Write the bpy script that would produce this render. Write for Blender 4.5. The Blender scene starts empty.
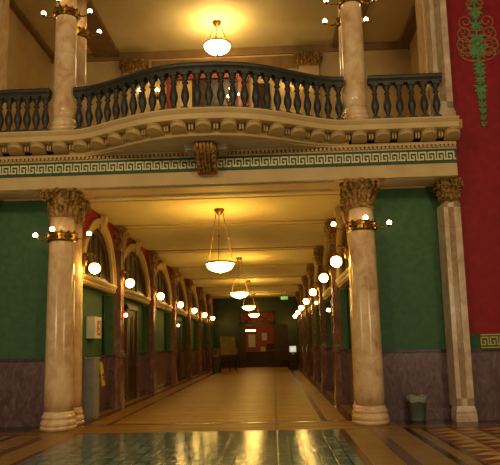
import bpy, bmesh, math, random
from mathutils import Vector, Matrix
R = random.Random(7)
PI = math.pi
sc = bpy.context.scene
COL = sc.collection

# ------------------------------------------------------------------ materials
def lin(h):
    h = h.lstrip('#'); o = []
    for i in (0, 2, 4):
        c = int(h[i:i+2], 16)/255
        o.append(c/12.92 if c <= .04045 else ((c+.055)/1.055)**2.4)
    return (*o, 1)

def new_mat(name):
    m = bpy.data.materials.new(name); m.use_nodes = True
    nt = m.node_tree; b = nt.nodes['Principled BSDF']
    return m, nt, b

def N(nt, t, **kw):
    n = nt.nodes.new(t)
    for k, v in kw.items(): setattr(n, k, v)
    return n

def ramp(nt, fac, stops):
    r = N(nt, 'ShaderNodeValToRGB'); e = r.color_ramp.elements
    while len(e) < len(stops): e.new(.5)
    for i, (p, c) in enumerate(stops): e[i].position = p; e[i].color = lin(c)
    nt.links.new(fac, r.inputs['Fac']); return r.outputs['Color']

def coords(nt, scale=(1, 1, 1), rot=(0, 0, 0)):
    g = N(nt, 'ShaderNodeNewGeometry'); mp = N(nt, 'ShaderNodeMapping')
    mp.inputs['Scale'].default_value = scale; mp.inputs['Rotation'].default_value = rot
    nt.links.new(g.outputs['Position'], mp.inputs['Vector']); return mp.outputs['Vector']

def bump(nt, b, h, strength=.2, dist=.02):
    n = N(nt, 'ShaderNodeBump'); n.inputs['Strength'].default_value = strength
    n.inputs['Distance'].default_value = dist
    nt.links.new(h, n.inputs['Height']); nt.links.new(n.outputs['Normal'], b.inputs['Normal'])

def noise(nt, vec, scale, detail=4, dist=0., rough=.55):
    n = N(nt, 'ShaderNodeTexNoise'); n.inputs['Scale'].default_value = scale
    n.inputs['Detail'].default_value = detail; n.inputs['Distortion'].default_value = dist
    n.inputs['Roughness'].default_value = rough
    nt.links.new(vec, n.inputs['Vector']); return n.outputs['Fac']

def paint(name, a, b2, rough=.6, scale=3., spec=.3, bmp=0., metal=0.):
    m, nt, b = new_mat(name); v = coords(nt); f = noise(nt, v, scale)
    nt.links.new(ramp(nt, f, [(.35, a), (.65, b2)]), b.inputs['Base Color'])
    b.inputs['Roughness'].default_value = rough; b.inputs['Metallic'].default_value = metal
    b.inputs['Specular IOR Level'].default_value = spec
    if bmp: bump(nt, b, noise(nt, v, scale*12), bmp)
    return m

def marble(name, stops, scale=(2.2, 2.2, 1.3), rough=.22, dist=2.2, sc_=2.4):
    m, nt, b = new_mat(name); v = coords(nt, scale)
    f = noise(nt, v, sc_, 8, dist, .62)
    nt.links.new(ramp(nt, f, stops), b.inputs['Base Color'])
    b.inputs['Roughness'].default_value = rough
    return m

def glow(name, col, s):
    m, nt, b = new_mat(name)
    c = (*col, 1) if len(col) == 3 else col
    b.inputs['Base Color'].default_value = (.8, .75, .6, 1)
    b.inputs['Emission Color'].default_value = c; b.inputs['Emission Strength'].default_value = s
    return m

M = {}
M['column'] = marble('pink_column_marble', [(.25, 'a5794c'), (.42, 'c8a272'), (.58, 'd8b98a'), (.75, 'e3cba0')], (1.6, 1.6, 1.2), .2, .7, 2.2)
M['pilmar'] = marble('pale_pilaster_marble', [(.3, 'a58868'), (.5, 'bfa585'), (.7, 'd4bfa0')], dist=.6)
M['pilpanel'] = marble('tan_panel_marble', [(.3, '7d6442'), (.5, '957a54'), (.7, 'a98e68')])
M['dado'] = marble('brown_purple_marble', [(.25, '38262a'), (.45, '584043'), (.6, '6b5052'), (.78, '8a7068')], (2, 2, 1.1), .3)
M['plum'] = marble('plum_marble', [(.25, '4a302c'), (.45, '70504a'), (.62, '8a665a'), (.8, 'a5877a')], (2, 2, .8), .18)
M['dadocap'] = marble('dark_cap_marble', [(.3, '2c2022'), (.7, '564448')], rough=.2)
M['cream'] = paint('cream_plaster', 'b79c68', 'c2a873', .65, 2)
M['cream2'] = paint('tan_plaster', 'a68b58', 'b3975f', .65, 2)
M['ceil'] = paint('ceiling_cream', 'c9b67e', 'd2c08a', .7, 1.2)
M['beam'] = paint('brown_beam_paint', '7a5c34', '866840', .6, 3)
M['soff'] = paint('soffit_grey_plaster', 'a89c84', 'b4a88c', .6, 3)
M['red'] = paint('crimson_wall_paint', '7d141b', '8b191f', .6, 6, .25)
M['green'] = paint('green_wall_paint', '36573a', '406242', .6, 7, .25)
M['green2'] = paint('dark_green_glass', '0e2412', '183418', .3, 3, .4)
M['keygreen'] = paint('key_band_green', '234630', '2c5239', .6, 8)
M['keycream'] = paint('key_band_cream', 'c9bb8a', 'd6c896', .6, 8)
M['keygold'] = paint('key_band_gold', 'a5924a', 'b5a256', .5, 8)
M['bronze'] = paint('gilded_bronze', '4a2f12', 'b08438', .4, 16, .5, .4, .2)
M['brass'] = paint('aged_brass', '5a3d14', '8f6824', .32, 14, .5, 0, .8)
M['iron'] = paint('dark_bronze_balustrade', '24241c', '37362a', .45, 9, .5, .15, .2)
M['wood'] = paint('dark_wood', '22130c', '3a2214', .4, 8)
M['woodmid'] = paint('brown_wood', '52341c', '6a4526', .4, 8)
M['redmar'] = marble('red_marble', [(.3, '6a2a1e'), (.6, '8f4230'), (.8, 'a8614a')], rough=.3)
M['ornG'] = paint('ornament_green', '3f6a3e', '628e52', .6, 20)
M['ornR'] = paint('ornament_copper', '8a4428', 'a2603a', .5, 20)
M['white'] = paint('white_enamel', 'c9c6b4', 'd6d2c2', .4, 5)
M['grey'] = paint('grey_steel', '8c8e8c', '9c9e9a', .45, 6, .5, 0, .3)
M['bin'] = paint('grey_plastic', '52554a', '5f6256', .5, 6)
M['liner'] = paint('pale_bin_liner', '7d7f74', '92938a', .35, 20, .5, .5)
M['yellow'] = paint('yellow_plastic', 'b59a14', 'c9ad20', .5, 6)
M['redplastic'] = paint('red_plastic', '9c1610', 'b01e14', .4, 6)
M['black'] = paint('black_plastic', '0b0b0b', '151515', .4, 8)
M['orange'] = paint('orange_wall_paint', '8a3c18', '97481e', .6, 4)
M['paper'] = paint('paper', 'b8a488', 'd2c4a8', .7, 9)
M['poster'] = paint('olive_poster', '665836', '766842', .6, 4)
M['greycloth'] = paint('grey_cloth', '4a4a52', '5c5c62', .8, 9)
AMB = (1.0, .60, .17)
M['globe'] = glow('lit_globe_glass', (1, .62, .14), 40)
M['bowl'] = glow('lit_alabaster_bowl', (1, .61, .13), 40)
M['bowl2'] = glow('lit_pale_bowl', (1, .72, .32), 30)
M['bulb'] = glow('lit_bulb', (1, .66, .26), 26)
M['screen'] = glow('lit_screen', (.85, .95, .8), .6)
M['exit'] = glow('lit_exit_green', (.03, .5, .07), .6)
M['exitletter'] = glow('lit_exit_letters', (.3, .9, .3), .9)

def floor_tile(name, a, b2, mortar, sx, sy, rough, bm=.05, wav=None, mort=.012, spec=.4):
    m, nt, b = new_mat(name); v = coords(nt)
    br = N(nt, 'ShaderNodeTexBrick'); br.offset = 0
    br.inputs['Scale'].default_value = 1; br.inputs['Brick Width'].default_value = sx
    br.inputs['Row Height'].default_value = sy; br.inputs['Mortar Size'].default_value = mort
    br.inputs['Mortar Smooth'].default_value = .3; br.inputs['Bias'].default_value = 0
    br.inputs['Color1'].default_value = lin(a); br.inputs['Color2'].default_value = lin(b2)
    br.inputs['Mortar'].default_value = lin(mortar)
    nt.links.new(v, br.inputs['Vector'])
    mx = N(nt, 'ShaderNodeMix', data_type='RGBA', blend_type='MULTIPLY'); mx.inputs['Factor'].default_value = .55
    nt.links.new(br.outputs['Color'], mx.inputs['A'])
    nt.links.new(ramp(nt, noise(nt, v, 3.5, 6), [(.3, '8a8a8a'), (.7, 'ffffff')]), mx.inputs['B'])
    nt.links.new(mx.outputs['Result'], b.inputs['Base Color'])
    b.inputs['Roughness'].default_value = rough; b.inputs['Specular IOR Level'].default_value = spec
    ad = N(nt, 'ShaderNodeMath', operation='ADD'); mu = N(nt, 'ShaderNodeMath', operation='MULTIPLY')
    mu.inputs[1].default_value = -.5
    nt.links.new(br.outputs['Fac'], mu.inputs[0]); nt.links.new(mu.outputs[0], ad.inputs[0])
    nt.links.new(noise(nt, v, wav or 8, 2), ad.inputs[1])
    bump(nt, b, ad.outputs[0], bm, .02)
    return m
M['ftile'] = floor_tile('yellow_floor_marble', '825808', '97680c', '4e3006', 5.3, .5, .45, mort=.04, spec=.25)
M['fglass'] = floor_tile('teal_glass_floor', '66786a', '7b8e7e', '2a342b', .2, .2, .1, .16, 14, .016, .2)
M['fred'] = floor_tile('dark_red_floor_marble', '5e341a', '683c20', '3c2212', 1.2, 1.2, .22)
M['ftan'] = floor_tile('tan_floor_marble', '86622a', '906c30', '5a3e1a', .9, .9, .34, spec=.3)
M['fterra'] = floor_tile('terracotta_floor_marble', '6e3a1c', '763f20', '52301a', .9, .9, .36, spec=.3)
M['ftri'] = floor_tile('pale_triangle_marble', 'b08c48', 'ba9650', '8a6a34', .9, .9, .4, spec=.25)
M['fdark'] = floor_tile('dark_floor_marble', '2c1c14', '352218', '1c120c', 1.2, 1.2, .22)

# ------------------------------------------------------------------ mesh builder
class MB:
    def __init__(s): s.v = []; s.f = []; s.mi = []; s.sm = []; s.m = 0; s.smooth = False
    def face(s, idx): s.f.append(tuple(idx)); s.mi.append(s.m); s.sm.append(s.smooth)
    def add(s, *pts):
        k = len(s.v); s.v += [tuple(p) for p in pts]; return k
    def quad(s, a, b, c, d):
        k = s.add(a, b, c, d); s.face((k, k+1, k+2, k+3))
    def box(s, x0, x1, y0, y1, z0, z1):
        k = s.add((x0,y0,z0),(x1,y0,z0),(x1,y1,z0),(x0,y1,z0),(x0,y0,z1),(x1,y0,z1),(x1,y1,z1),(x0,y1,z1))
        for q in ((0,3,2,1),(4,5,6,7),(0,1,5,4),(1,2,6,5),(2,3,7,6),(3,0,4,7)): s.face([k+i for i in q])
        return s
    def prism(s, a, b):              # two matching rings of points
        n = len(a); k = s.add(*a, *b)
        s.face([k+i for i in range(n)][::-1]); s.face([k+n+i for i in range(n)])
        for i in range(n): j = (i+1) % n; s.face((k+i, k+j, k+n+j, k+n+i))
        return s
    def lathe(s, prof, n=24, c=(0, 0, 0), cap=True):
        old = s.smooth; s.smooth = True; k = len(s.v)
        for r, z in prof:
            for i in range(n):
                a = 2*PI*i/n; s.v.append((c[0]+r*math.cos(a), c[1]+r*math.sin(a), c[2]+z))
        for j in range(len(prof)-1):
            for i in range(n):
                i2 = (i+1) % n; s.face((k+j*n+i, k+j*n+i2, k+(j+1)*n+i2, k+(j+1)*n+i))
        if cap:
            s.smooth = False
            s.face([k+i for i in range(n)][::-1]); s.face([k+(len(prof)-1)*n+i for i in range(n)])
        s.smooth = old; return s
    def square(s, prof, c=(0, 0), kx=1, ky=1):   # stacked square section
        k = len(s.v)
        for r, z in prof:
            for sx, sy in ((-1,-1),(1,-1),(1,1),(-1,1)): s.v.append((c[0]+sx*r*kx, c[1]+sy*r*ky, z))
        for j in range(len(prof)-1):
            for i in range(4):
                i2 = (i+1) % 4; s.face((k+j*4+i, k+j*4+i2, k+(j+1)*4+i2, k+(j+1)*4+i))
        s.face([k+i for i in range(4)][::-1]); s.face([k+(len(prof)-1)*4+i for i in range(4)]); return s
    def sphere(s, c, r, n=16, sz=1):
        return s.lathe([(max(.0008, r*math.sin(PI*i/(n//2))), -r*sz*math.cos(PI*i/(n//2))) for i in range(n//2+1)], n, c)
    def tube(s, pts, r, n=7, closed=False):
        old = s.smooth; s.smooth = True
        pts = [Vector(p) for p in pts]; rs = r if isinstance(r, (list, tuple)) else [r]*len(pts)
        k = len(s.v); m = len(pts)
        up = None
        for i, p in enumerate(pts):
            a = pts[i-1] if (i or closed) else p; b = pts[(i+1) % m] if (i < m-1 or closed) else p
            t = (b-a).normalized()
            if up is None: up = Vector((0,0,1)) if abs(t.z) < .9 else Vector((1,0,0))
            u = t.cross(up); 
            if u.length < 1e-5: u = t.cross(Vector((.3,.7,.2)))
            u.normalize(); w = u.cross(t); up = w
            for q in range(n):
                an = 2*PI*q/n; s.v.append(tuple(p + rs[i]*(u*math.cos(an)+w*math.sin(an))))
        for i in range(m if closed else m-1):
            i2 = (i+1) % m
            for q in range(n):
                q2 = (q+1) % n; s.face((k+i*n+q, k+i*n+q2, k+i2*n+q2, k+i2*n+q))
        if not closed:
            s.face([k+q for q in range(n)][::-1]); s.face([k+(m-1)*n+q for q in range(n)])
        s.smooth = old; return s
    def sweep(s, rings, closed_profile=True, caps=True):  # rings: list of lists of points
        k = len(s.v); n = len(rings[0])
        for r in rings: s.v += [tuple(p) for p in r]
        for i in range(len(rings)-1):
            for q in range(n if closed_profile else n-1):
                q2 = (q+1) % n; s.face((k+i*n+q, k+i*n+q2, k+(i+1)*n+q2, k+(i+1)*n+q))
        if caps and closed_profile:
            s.face([k+q for q in range(n)][::-1]); s.face([k+(len(rings)-1)*n+q for q in range(n)])
        return s
    def xf(s, k0, fn):
        for i in range(k0, len(s.v)): s.v[i] = tuple(fn(*s.v[i]))
    def build(s, name, mats, parent=None, loc=None):
        me = bpy.data.meshes.new(name); me.from_pydata(s.v, [], s.f)
        if not isinstance(mats, (list, tuple)): mats = [mats]
        for m in mats: me.materials.append(m)
        for p, mi, sm in zip(me.polygons, s.mi, s.sm): p.material_index = mi; p.use_smooth = sm
        bm = bmesh.new(); bm.from_mesh(me); bmesh.ops.recalc_face_normals(bm, faces=bm.faces); bm.to_mesh(me); bm.free()
        o = bpy.data.objects.new(name, me); COL.objects.link(o)
        if parent: o.parent = parent
        if loc: o.location = loc
        return o

def tag(o, label, cat, group=None, kind='thing'):
    o['label'] = label; o['category'] = cat; o['kind'] = kind
    if group: o['group'] = group
    return o
def thing(name, label, cat, loc=(0,0,0), group=None, rz=0):
    o = bpy.data.objects.new(name, None); COL.objects.link(o)
    o.location = loc; o.rotation_euler = (0, 0, rz); o.empty_display_size = .1
    return tag(o, label, cat, group)
def struct(o, label=None, cat=None):
    o['kind'] = 'structure'
    if label: o['label'] = label
    if cat: o['category'] = cat
    return o
def dup(o, loc, label=None, group=None, rz=None):
    def rec(a, par):
        c = a.copy(); COL.objects.link(c)
        if par: c.parent = par
        for ch in [x for x in a.children]: rec(ch, c)
        return c
    r = rec(o, None); r.location = loc
    if rz is not None: r.rotation_euler = (0, 0, rz)
    if label: r['label'] = label
    if group: r['group'] = group
    return r

# ------------------------------------------------------------------ layout (metres; x right, y into the corridor)
XC = -1.26                     # corridor axis
CY = 12.3                      # column line
CO = 3.14                      # column offset from the axis
FACE = 12.0                    # face of the entablature
WALLY = 12.85                  # green walls of the front bays
WO = 3.05                      # corridor wall offset
D = [13.09, 16.35, 20.88, 25.41, 29.94, 34.47, 39.0]
END = 43.2
SOF = 4.91; CEIL = 4.94        # soffit of the entablature, corridor ceiling
UF = 6.14; UC = 10.75; UB = 17.6 # upper hall: floor, ceiling, back wall
XL, XR = -6.35, 3.83           # ends of the balcony (inner edges of the red piers)

# ------------------------------------------------------------------ floor
def build_floor():
    b = MB(); mats = [M['ftile'], M['fglass'], M['fred'], M['ftan'], M['fterra'], M['fdark'], M['ftri']]
    def rect(x0, x1, y0, y1, m): b.m = m; b.quad((x0,y0,0),(x1,y0,0),(x1,y1,0),(x0,y1,0))
    # corridor
    rect(XC-2.2, XC+2.2, 12.85, END, 0)
    for s in (-1, 1):
        for a, c, m in ((2.2, 2.32, 2), (2.32, 2.72, 0), (2.72, 2.92, 2), (2.92, 3.6, 3)):
            rect(XC+s*a, XC+s*c, 12.85, END, m)
    rect(XC-3.6, XC+3.6, 12.7, 12.85, 2); rect(XC-3.6, XC+3.6, 11.6, 12.7, 0); rect(XC-3.6, XC+3.6, 11.5, 11.6, 2)
    # glass-block floor of the rotunda
    rect(XC-2.4, XC+2.4, 2, 11.5, 1)
    for s in (-1, 1):
        for a, c, m in ((2.4, 2.52, 2), (2.52, 2.95, 3), (2.95, 3.15, 2), (3.15, 3.6, 3)):
            rect(XC+s*a, XC+s*c, 2, 11.5, m)
        rect(XC+s*3.6, XC+s*3.72, 2, 11.5, 5)
        rect(XC+s*3.6, XC+s*9.5, 12.1, 13.2, 5); rect(XC+s*3.6, XC+s*9.5, 11.85, 12.1, 2)
        rect(XC+s*3.6, XC+s*9.5, 11.7, 11.85, 3); rect(XC+s*3.6, XC+s*9.5, 11.5, 11.7, 2)
        # panel of triangles
        n0 = 3.72
        rect(XC+s*n0, XC+s*3.9, 2, 11.5, 3); rect(XC+s*3.9, XC+s*3.97, 2, 11.5, 5)
        xs = [3.97+.45*i for i in range(12)]; y = 11.5
        while y > 2.1:
            for i in range(len(xs)-1):
                p = lambda u, v: (XC+s*u, v, 0)
                a, c = xs[i], xs[i+1]; y2 = y-.34
                b.m = 4; k = b.add(p(a, y), p(c, y), p(a, y2)); b.face((k, k+1, k+2))
                b.m = 6; k = b.add(p(c, y), p(c, y2), p(a, y2)); b.face((k, k+1, k+2))
            y -= .34
        rect(XC+s*(xs[-1]), XC+s*9.5, 2, 11.5, 3)
    o = b.build('floor', mats)
    for p in o.data.polygons:
        if p.normal.z < 0: p.flip()
    struct(o)
build_floor()

# ------------------------------------------------------------------ columns
def leaf(b, ang, r0, h, z0, w, curl, rfun):
    """acanthus leaf standing on the bell at angle ang"""
    old = b.smooth; b.smooth = True
    rows = []; n = 6
    for i in range(n+1):
        t = i/n; z = z0+h*min(1, t*1.12) - (h*.22*max(0, t-.72)/.28)
        r = rfun(z)+.012+curl*(t**3)
        ww = w*(1-.75*t**3)*(.82+.18*math.cos(t*9))
        row = []
        for q, lift in ((-1, -.012), (-.5, .006), (0, .024), (.5, .006), (1, -.012)):
            a = ang+q*ww/r
            row.append(((r+lift)*math.cos(a), (r+lift)*math.sin(a), z))
        rows.append(row)
    k = len(b.v); m = 5
    for r in rows: b.v += r
    for i in range(n):
        for q in range(m-1): b.face((k+i*m+q, k+i*m+q+1, k+(i+1)*m+q+1, k+(i+1)*m+q))
    b.smooth = old

def volute(b, p, d, size, tr=.022):
    """spiral scroll in the vertical plane of direction d"""
    pts = []; rs = []
    for i in range(26):
        t = i/25; a = PI*.5 - t*PI*3.3; r = size*(1-.8*t)
        pts.append((p[0]+d[0]*r*math.cos(a), p[1]+d[1]*r*math.cos(a), p[2]+r*math.sin(a))); rs.append(tr*(1.25-.6*t))
    b.tube(pts, rs, 6)

def capital_mesh(r, h):
    """composite capital, origin at its bottom centre"""
    b = MB(); s = r/.25; H = h
    bell = lambda z: r*1.0 + .30*r*max(0, min(1, z/H))**2.2
    b.lathe([(r*1.08, 0), (r*1.14, .02), (r*1.08, .045)]+[(bell(H*t/8), H*t/8) for t in range(1, 8)]+[(r*1.32, H*.88)], 24)
    for k in range(8): leaf(b, 2*PI*k/8+.2, r, H*.42, .03, .075*s, .085*s, bell)
    for k in range(8): leaf(b, 2*PI*(k+.5)/8+.2, r, H*.66, .05, .07*s, .11*s, bell)
    for k in range(4):
        a = PI/4+PI/2*k; d = (math.cos(a), math.sin(a)); rr = r*1.62
        volute(b, (d[0]*rr, d[1]*rr, H*.73), d, .105*s, .024*s)
        for e in (-.22, .22):
            d2 = (math.cos(a+e), math.sin(a+e)); volute(b, (d2[0]*r*1.45, d2[1]*r*1.45, H*.74), d2, .08*s, .018*s)
        a = PI/2*k; b.sphere((math.cos(a)*r*1.5, math.sin(a)*r*1.5, H*.93), .05*s, 8)
        for e in (-.28, .28):
            b.sphere((math.cos(a+e)*r*1.38, math.sin(a+e)*r*1.38, H*.72), .032*s, 8)
    # abacus with concave sides
    ring = []
    for k in range(4):
        a0 = PI/4+PI/2*k; a1 = a0+PI/2; c0 = Vector((math.cos(a0), math.sin(a0)))*r*2.05; c1 = Vector((math.cos(a1), math.sin(a1)))*r*2.05
        tan = (c1-c0).normalized(); 
        for t in (.04, .2, .4, .6, .8, .96):
            p = c0.lerp(c1, t); p = p*(1-.16*math.sin(PI*t)); ring.append((p.x, p.y))
    b.prism([(x*.95, y*.95, H*.88) for x, y in ring], [(x, y, H*.94) for x, y in ring])
    b.prism([(x*1.02, y*1.02, H*.94) for x, y in ring], [(x*1.02, y*1.02, H) for x, y in ring])
    return b

def make_column(label, loc, H, r, ch, group=None):
    t = thing('marble_column', label, 'column', loc, group)
    b = MB(); b.lathe([(r*1.24, 0), (r*1.24, .08)], 32)
    b.lathe([(r*1.18, .08), (r*1.22, .1), (r*1.23, .13), (r*1.21, .165), (r*1.15, .18), (r*1.11, .2), (r*1.1, .22), (r*1.13, .232),
             (r*1.15, .255), (r*1.12, .278), (r*1.06, .29), (r*1.04, .31), (r*1.01, .36)], 32)
    b.build('base', M['column'], t)
    b = MB(); z0, z1 = .34, H-ch+.02; pr = []
    for i in range(15):
        u = i/14; pr.append((r*(1-.14*u**1.7), z0+(z1-z0)*u))
    b.lathe(pr, 40); b.build('shaft', M['column'], t)
    capital_mesh(r*.87, ch).build('capital', M['bronze'], t, (0, 0, H-ch))
    return t
LOWH = SOF
cl = make_column('pink marble column with gilded capital left of the corridor mouth, front one of its pair', (XC-CO, CY, 0), LOWH, .29, .58)
dup(cl, (XC+CO, CY, 0), 'pink marble column with gilded capital right of the corridor mouth, front one of its pair')
cb = make_column('slimmer marble column standing just behind the front left column at the corridor corner', (XC-CO-.03, D[0]-.05, 0), LOWH, .25, .58)
dup(cb, (XC+CO+.03, D[0]-.05, 0), 'slimmer marble column standing just behind the front right column at the corridor corner')
UH = 10.3-UF
cu = make_column('upper marble column rising from the balcony left of its bowed centre', (XC-CO, CY+.02, UF), UH, .25, .52)
dup(cu, (XC+CO, CY+.02, UF), 'upper marble column rising from the balcony right of its bowed centre')
cu2 = make_column('slim upper marble column behind the left balcony column, in the upper hall', (XC-CO-.0, D[0]+.1, UF), UH, .19, .5)
dup(cu2, (XC+CO, D[0]+.1, UF), 'slim upper marble column behind the right balcony column, in the upper hall')

# ------------------------------------------------------------------ column sconces (band with four bulb arms)
def make_ring(label, loc, r, arm, angs, group=None):
    t = thing('column_sconce', label, 'light', loc, group)
    b = MB(); b.lathe([(r+.004, -.1), (r+.035, -.09), (r+.045, -.06), (r+.025, -.04), (r+.05, .0), (r+.025, .04), (r+.045, .07), (r+.004, .09)], 32)
    for k in range(12):
        a = 2*PI*k/12; b.sphere((math.cos(a)*(r+.045), math.sin(a)*(r+.045), .0), .03, 8)
        b.sphere((math.cos(a+.26)*(r+.035), math.sin(a+.26)*(r+.035), .085), .034, 8); b.sphere((math.cos(a+.26)*(r+.035), math.sin(a+.26)*(r+.035), -.06), .026, 6)
    b.build('band', M['brass'], t)
    for a in angs:
        d = Vector((math.cos(a), math.sin(a), 0)); e = Vector((0, 0, 1)); b = MB()
        pts = [d*(r+.03)+e*0, d*(r+arm*.35)+e*-.03, d*(r+arm*.7)+e*-.02, d*(r+arm)+e*.005]
        b.tube(pts, [.022, .018, .014, .014], 7); b.sphere(d*(r+arm*.5)+e*-.03, .026, 8)
        c = d*(r+arm); b.lathe([(.012, 0), (.035, .015), (.04, .035)], 12, (c.x, c.y, c.z))
        o = b.build('arm', M['brass'], t)
        b = MB(); b.sphere((c.x, c.y, c.z+.075), .05, 14); b.build('bulb', M['bulb'], o)
    return t
A4 = [0, PI, -PI/2, PI/2]
s1 = make_ring('brass bulb bracket ringing the front left lower column below its capital', (XC-CO, CY, 3.92), .265, .31, A4)
dup(s1, (XC+CO, CY, 3.96), 'brass bulb bracket ringing the front right lower column below its capital')
s2 = make_ring('brass bulb bracket ringing the left balcony column near the top of the view', (XC-CO, CY+.02, 8.95), .222, .3, A4)
dup(s2, (XC+CO, CY+.02, 8.96), 'brass bulb bracket ringing the right balcony column near the top of the view')
s3 = make_ring('smaller brass bulb bracket on the slim column behind the left balcony column', (XC-CO, D[0]+.1, 8.95), .178, .3, [0, PI, -PI/2])
dup(s3, (XC+CO, D[0]+.1, 8.97), 'smaller brass bulb bracket on the slim column behind the right balcony column')

# ------------------------------------------------------------------ front walls, piers, entablature
def wall_front(s, nm):
    b = MB(); x = lambda o: XC+s*o
    def bx(o0, o1, y0, y1, z0, z1): b.box(min(x(o0), x(o1)), max(x(o0), x(o1)), y0, y1, z0, z1)
    b.m = 0; bx(WO+.3, 5.3, WALLY, WALLY+.4, 1.4, 6)      # green bay wall
    b.m = 1; bx(WO+.3, 5.3, WALLY-.05, WALLY+.4, .0, 1.36)
    b.m = 2; bx(WO+.3, 5.3, WALLY-.09, WALLY+.1, 1.36, 1.42)
    b.m = 1; bx(WO+.3, 5.3, WALLY-.09, WALLY+.1, 0, .2)
    return struct(b.build(nm, [M['green'], M['dado'], M['dadocap']]))
wall_front(-1, 'wall_front_left'); wall_front(1, 'wall_front_right')

def red_pier(s, nm):
    b = MB(); xs = sorted((XC+s*5.2, XC+s*9.5))
    b.m = 0; b.box(xs[0], xs[1], 12.47, 13.4, 1.4, 14)
    b.m = 1; b.box(xs[0], xs[1], 12.42, 13.4, 0, 1.38)
    b.m = 2; b.box(xs[0], xs[1], 12.38, 12.7, 1.36, 1.42)
    b.m = 3; b.box(xs[0], xs[1], 12.455, 12.7, 1.42, 1.70)
    return struct(b.build(nm, [M['red'], M['dado'], M['dadocap'], M['keygreen']]))
red_pier(-1, 'wall_left_pier'); red_pier(1, 'wall_right_pier')

KEY = ["1111110", "1000010", "1011010", "1001010", "1111011"]
def key_band(x0, x1, y, z0, z1, mat, nm, dy=.012):
    b = MB(); cell = (z1-z0)/5; p = cell*7*.72; n = int((x1-x0)/p)
    p = (x1-x0)/n; cw = p/7
    for k in range(n):
        for r, row in enumerate(KEY):
            i = 0
            while i < 7:
                if row[i] == '1':
                    j = i
                    while j < 7 and row[j] == '1': j += 1
                    zt = z1-r*cell; b.box(x0+k*p+i*cw, x0+k*p+j*cw, y-dy, y+.02, zt-cell*.86, zt)
                    i = j
                else: i += 1
        for c, r0, r1 in ((0, 0, 4), (5, 0, 4), (3, 2, 4), (2, 2, 2)):
            b.box(x0+k*p+c*cw, x0+k*p+(c+.86)*cw, y-dy*.98, y+.02, z1-(r1+.86)*cell, z1-r0*cell)
    return struct(b.build(nm, mat))

# entablature (straight)
b = MB()
b.m = 0
prof = [(0, SOF), (0, 5.18), (-.015, 5.18), (-.015, 5.47), (-.03, 5.47), (-.04, 5.495), (.0, 5.495), (.0, 5.88), (.95, 5.88), (.95, SOF)]
b.sweep([[(x, FACE+d, z) for d, z in prof] for x in (XL, XR)])
b.m = 1; b.box(XL, XR, FACE-.022, FACE+.01, 5.18, 5.215); b.box(XL, XR, FACE-.022, FACE+.01, 5.44, 5.475)
b.m = 2; b.box(XL, XR, FACE-.018, FACE+.01, 5.215, 5.44)
# dentil course under the cornice
b.m = 3
x = XL
while x < XR-.05: b.box(x, x+.05, FACE-.07, FACE+.02, 5.50, 5.565); x += .085
b.m = 0; b.box(XL, XR, FACE-.05, FACE+.02, 5.565, 5.60)
# soffit panels between the columns and the side walls
b.m = 4
for x0, x1 in ((XL+.45, XC-CO-.5), (XC+CO+.5, XR-.45), (XC-2.6, XC+2.6)):
    b.box(x0, x1, FACE+.12, FACE+.16, SOF-.03, SOF+.01); b.box(x0, x1, FACE+.78, FACE+.82, SOF-.03, SOF+.01)
struct(b.build('trim_1', [M['cream'], M['keygreen'], M['keygreen'], M['cream2'], M['soff']]))
key_band(XL+.02, XR-.02, FACE-.018, 5.235, 5.42, M['keycream'], 'trim_2')
key_band(XR+.36, 7.0, 12.455, 1.47, 1.65, M['keygold'], 'trim_3')
b = MB(); b.box(XR+.36, 7.0, 12.44, 12.47, 1.675, 1.70); b.box(XR+.36, 7.0, 12.44, 12.47, 1.42, 1.445); struct(b.build('trim_4', M['keygold']))

# ------------------------------------------------------------------ balcony with bowed centre
BH = 2.86; BD = .93
def bow(x):
    t = abs(x-XC)/BH
    return 0 if t >= 1 else BD*math.cos(PI/2*t**1.25)**2
def path(x0, x1, n):
    pts = []
    for i in range(n+1):
        x = x0+(x1-x0)*i/n; dx = 1e-3; sl = -(bow(x+dx)-bow(x-dx))/(2*dx)   # y = -bow
        nx, ny = sl, -1; l = math.hypot(nx, ny); pts.append((x, -bow(x), nx/l, ny/l))
    return pts
balc = thing('balcony', 'cream balcony with bowed centre and bracketed cornice above the corridor mouth', 'balcony', (0, FACE, 0))
EX = .0
pp = path(XL-.0, XR+EX, 150)
def swp(b, prof, pts=pp): b.sweep([[(x+nx*d, y+ny*d, z) for d, z in prof] for x, y, nx, ny in pts])
b = MB()
swp(b, [(-.1, 5.82), (.05, 5.82), (.06, 5.835), (.28, 5.84), (.29, 5.85), (.29, 5.95), (.31, 5.965), (.35, 6.01), (.35, 6.04), (.05, 6.135), (-.1, 6.135)])
b.build('cornice', M['cream'], balc)
b = MB(); swp(b, [(-.1, 5.6), (.02, 5.6), (.03, 5.63), (.0, 5.64), (.0, 5.83), (-.1, 5.83)]); b.build('bracket_frieze', M['cream2'], balc)
# soffit of the bow
b = MB(); bp = path(XC-BH, XC+BH, 60)
b.sweep([[(x, .0, 5.595), (x, y-.0, 5.595), (x, y, 5.64), (x, 0, 5.64)] for x, y, nx, ny in bp])
b.build('bow_soffit', M['soff'], balc)
b = MB(); b.sweep([[(x, .05, 5.95), (x, y, 5.95), (x, y, 6.13), (x, .05, 6.13)] for x, y, nx, ny in bp]); b.build('bow_floor', M['cream2'], balc)
# raised moulding on the soffit
b = MB(); b.sweep([[(x+nx*d, min(y*.82+ny*d, .0), z) for d, z in ((-.02, 5.57), (.02, 5.57), (.02, 5.60), (-.02, 5.60))] for x, y, nx, ny in path(XC-BH*.9, XC+BH*.9, 50)])
b.build('soffit_moulding', M['cream2'], balc)
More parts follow.
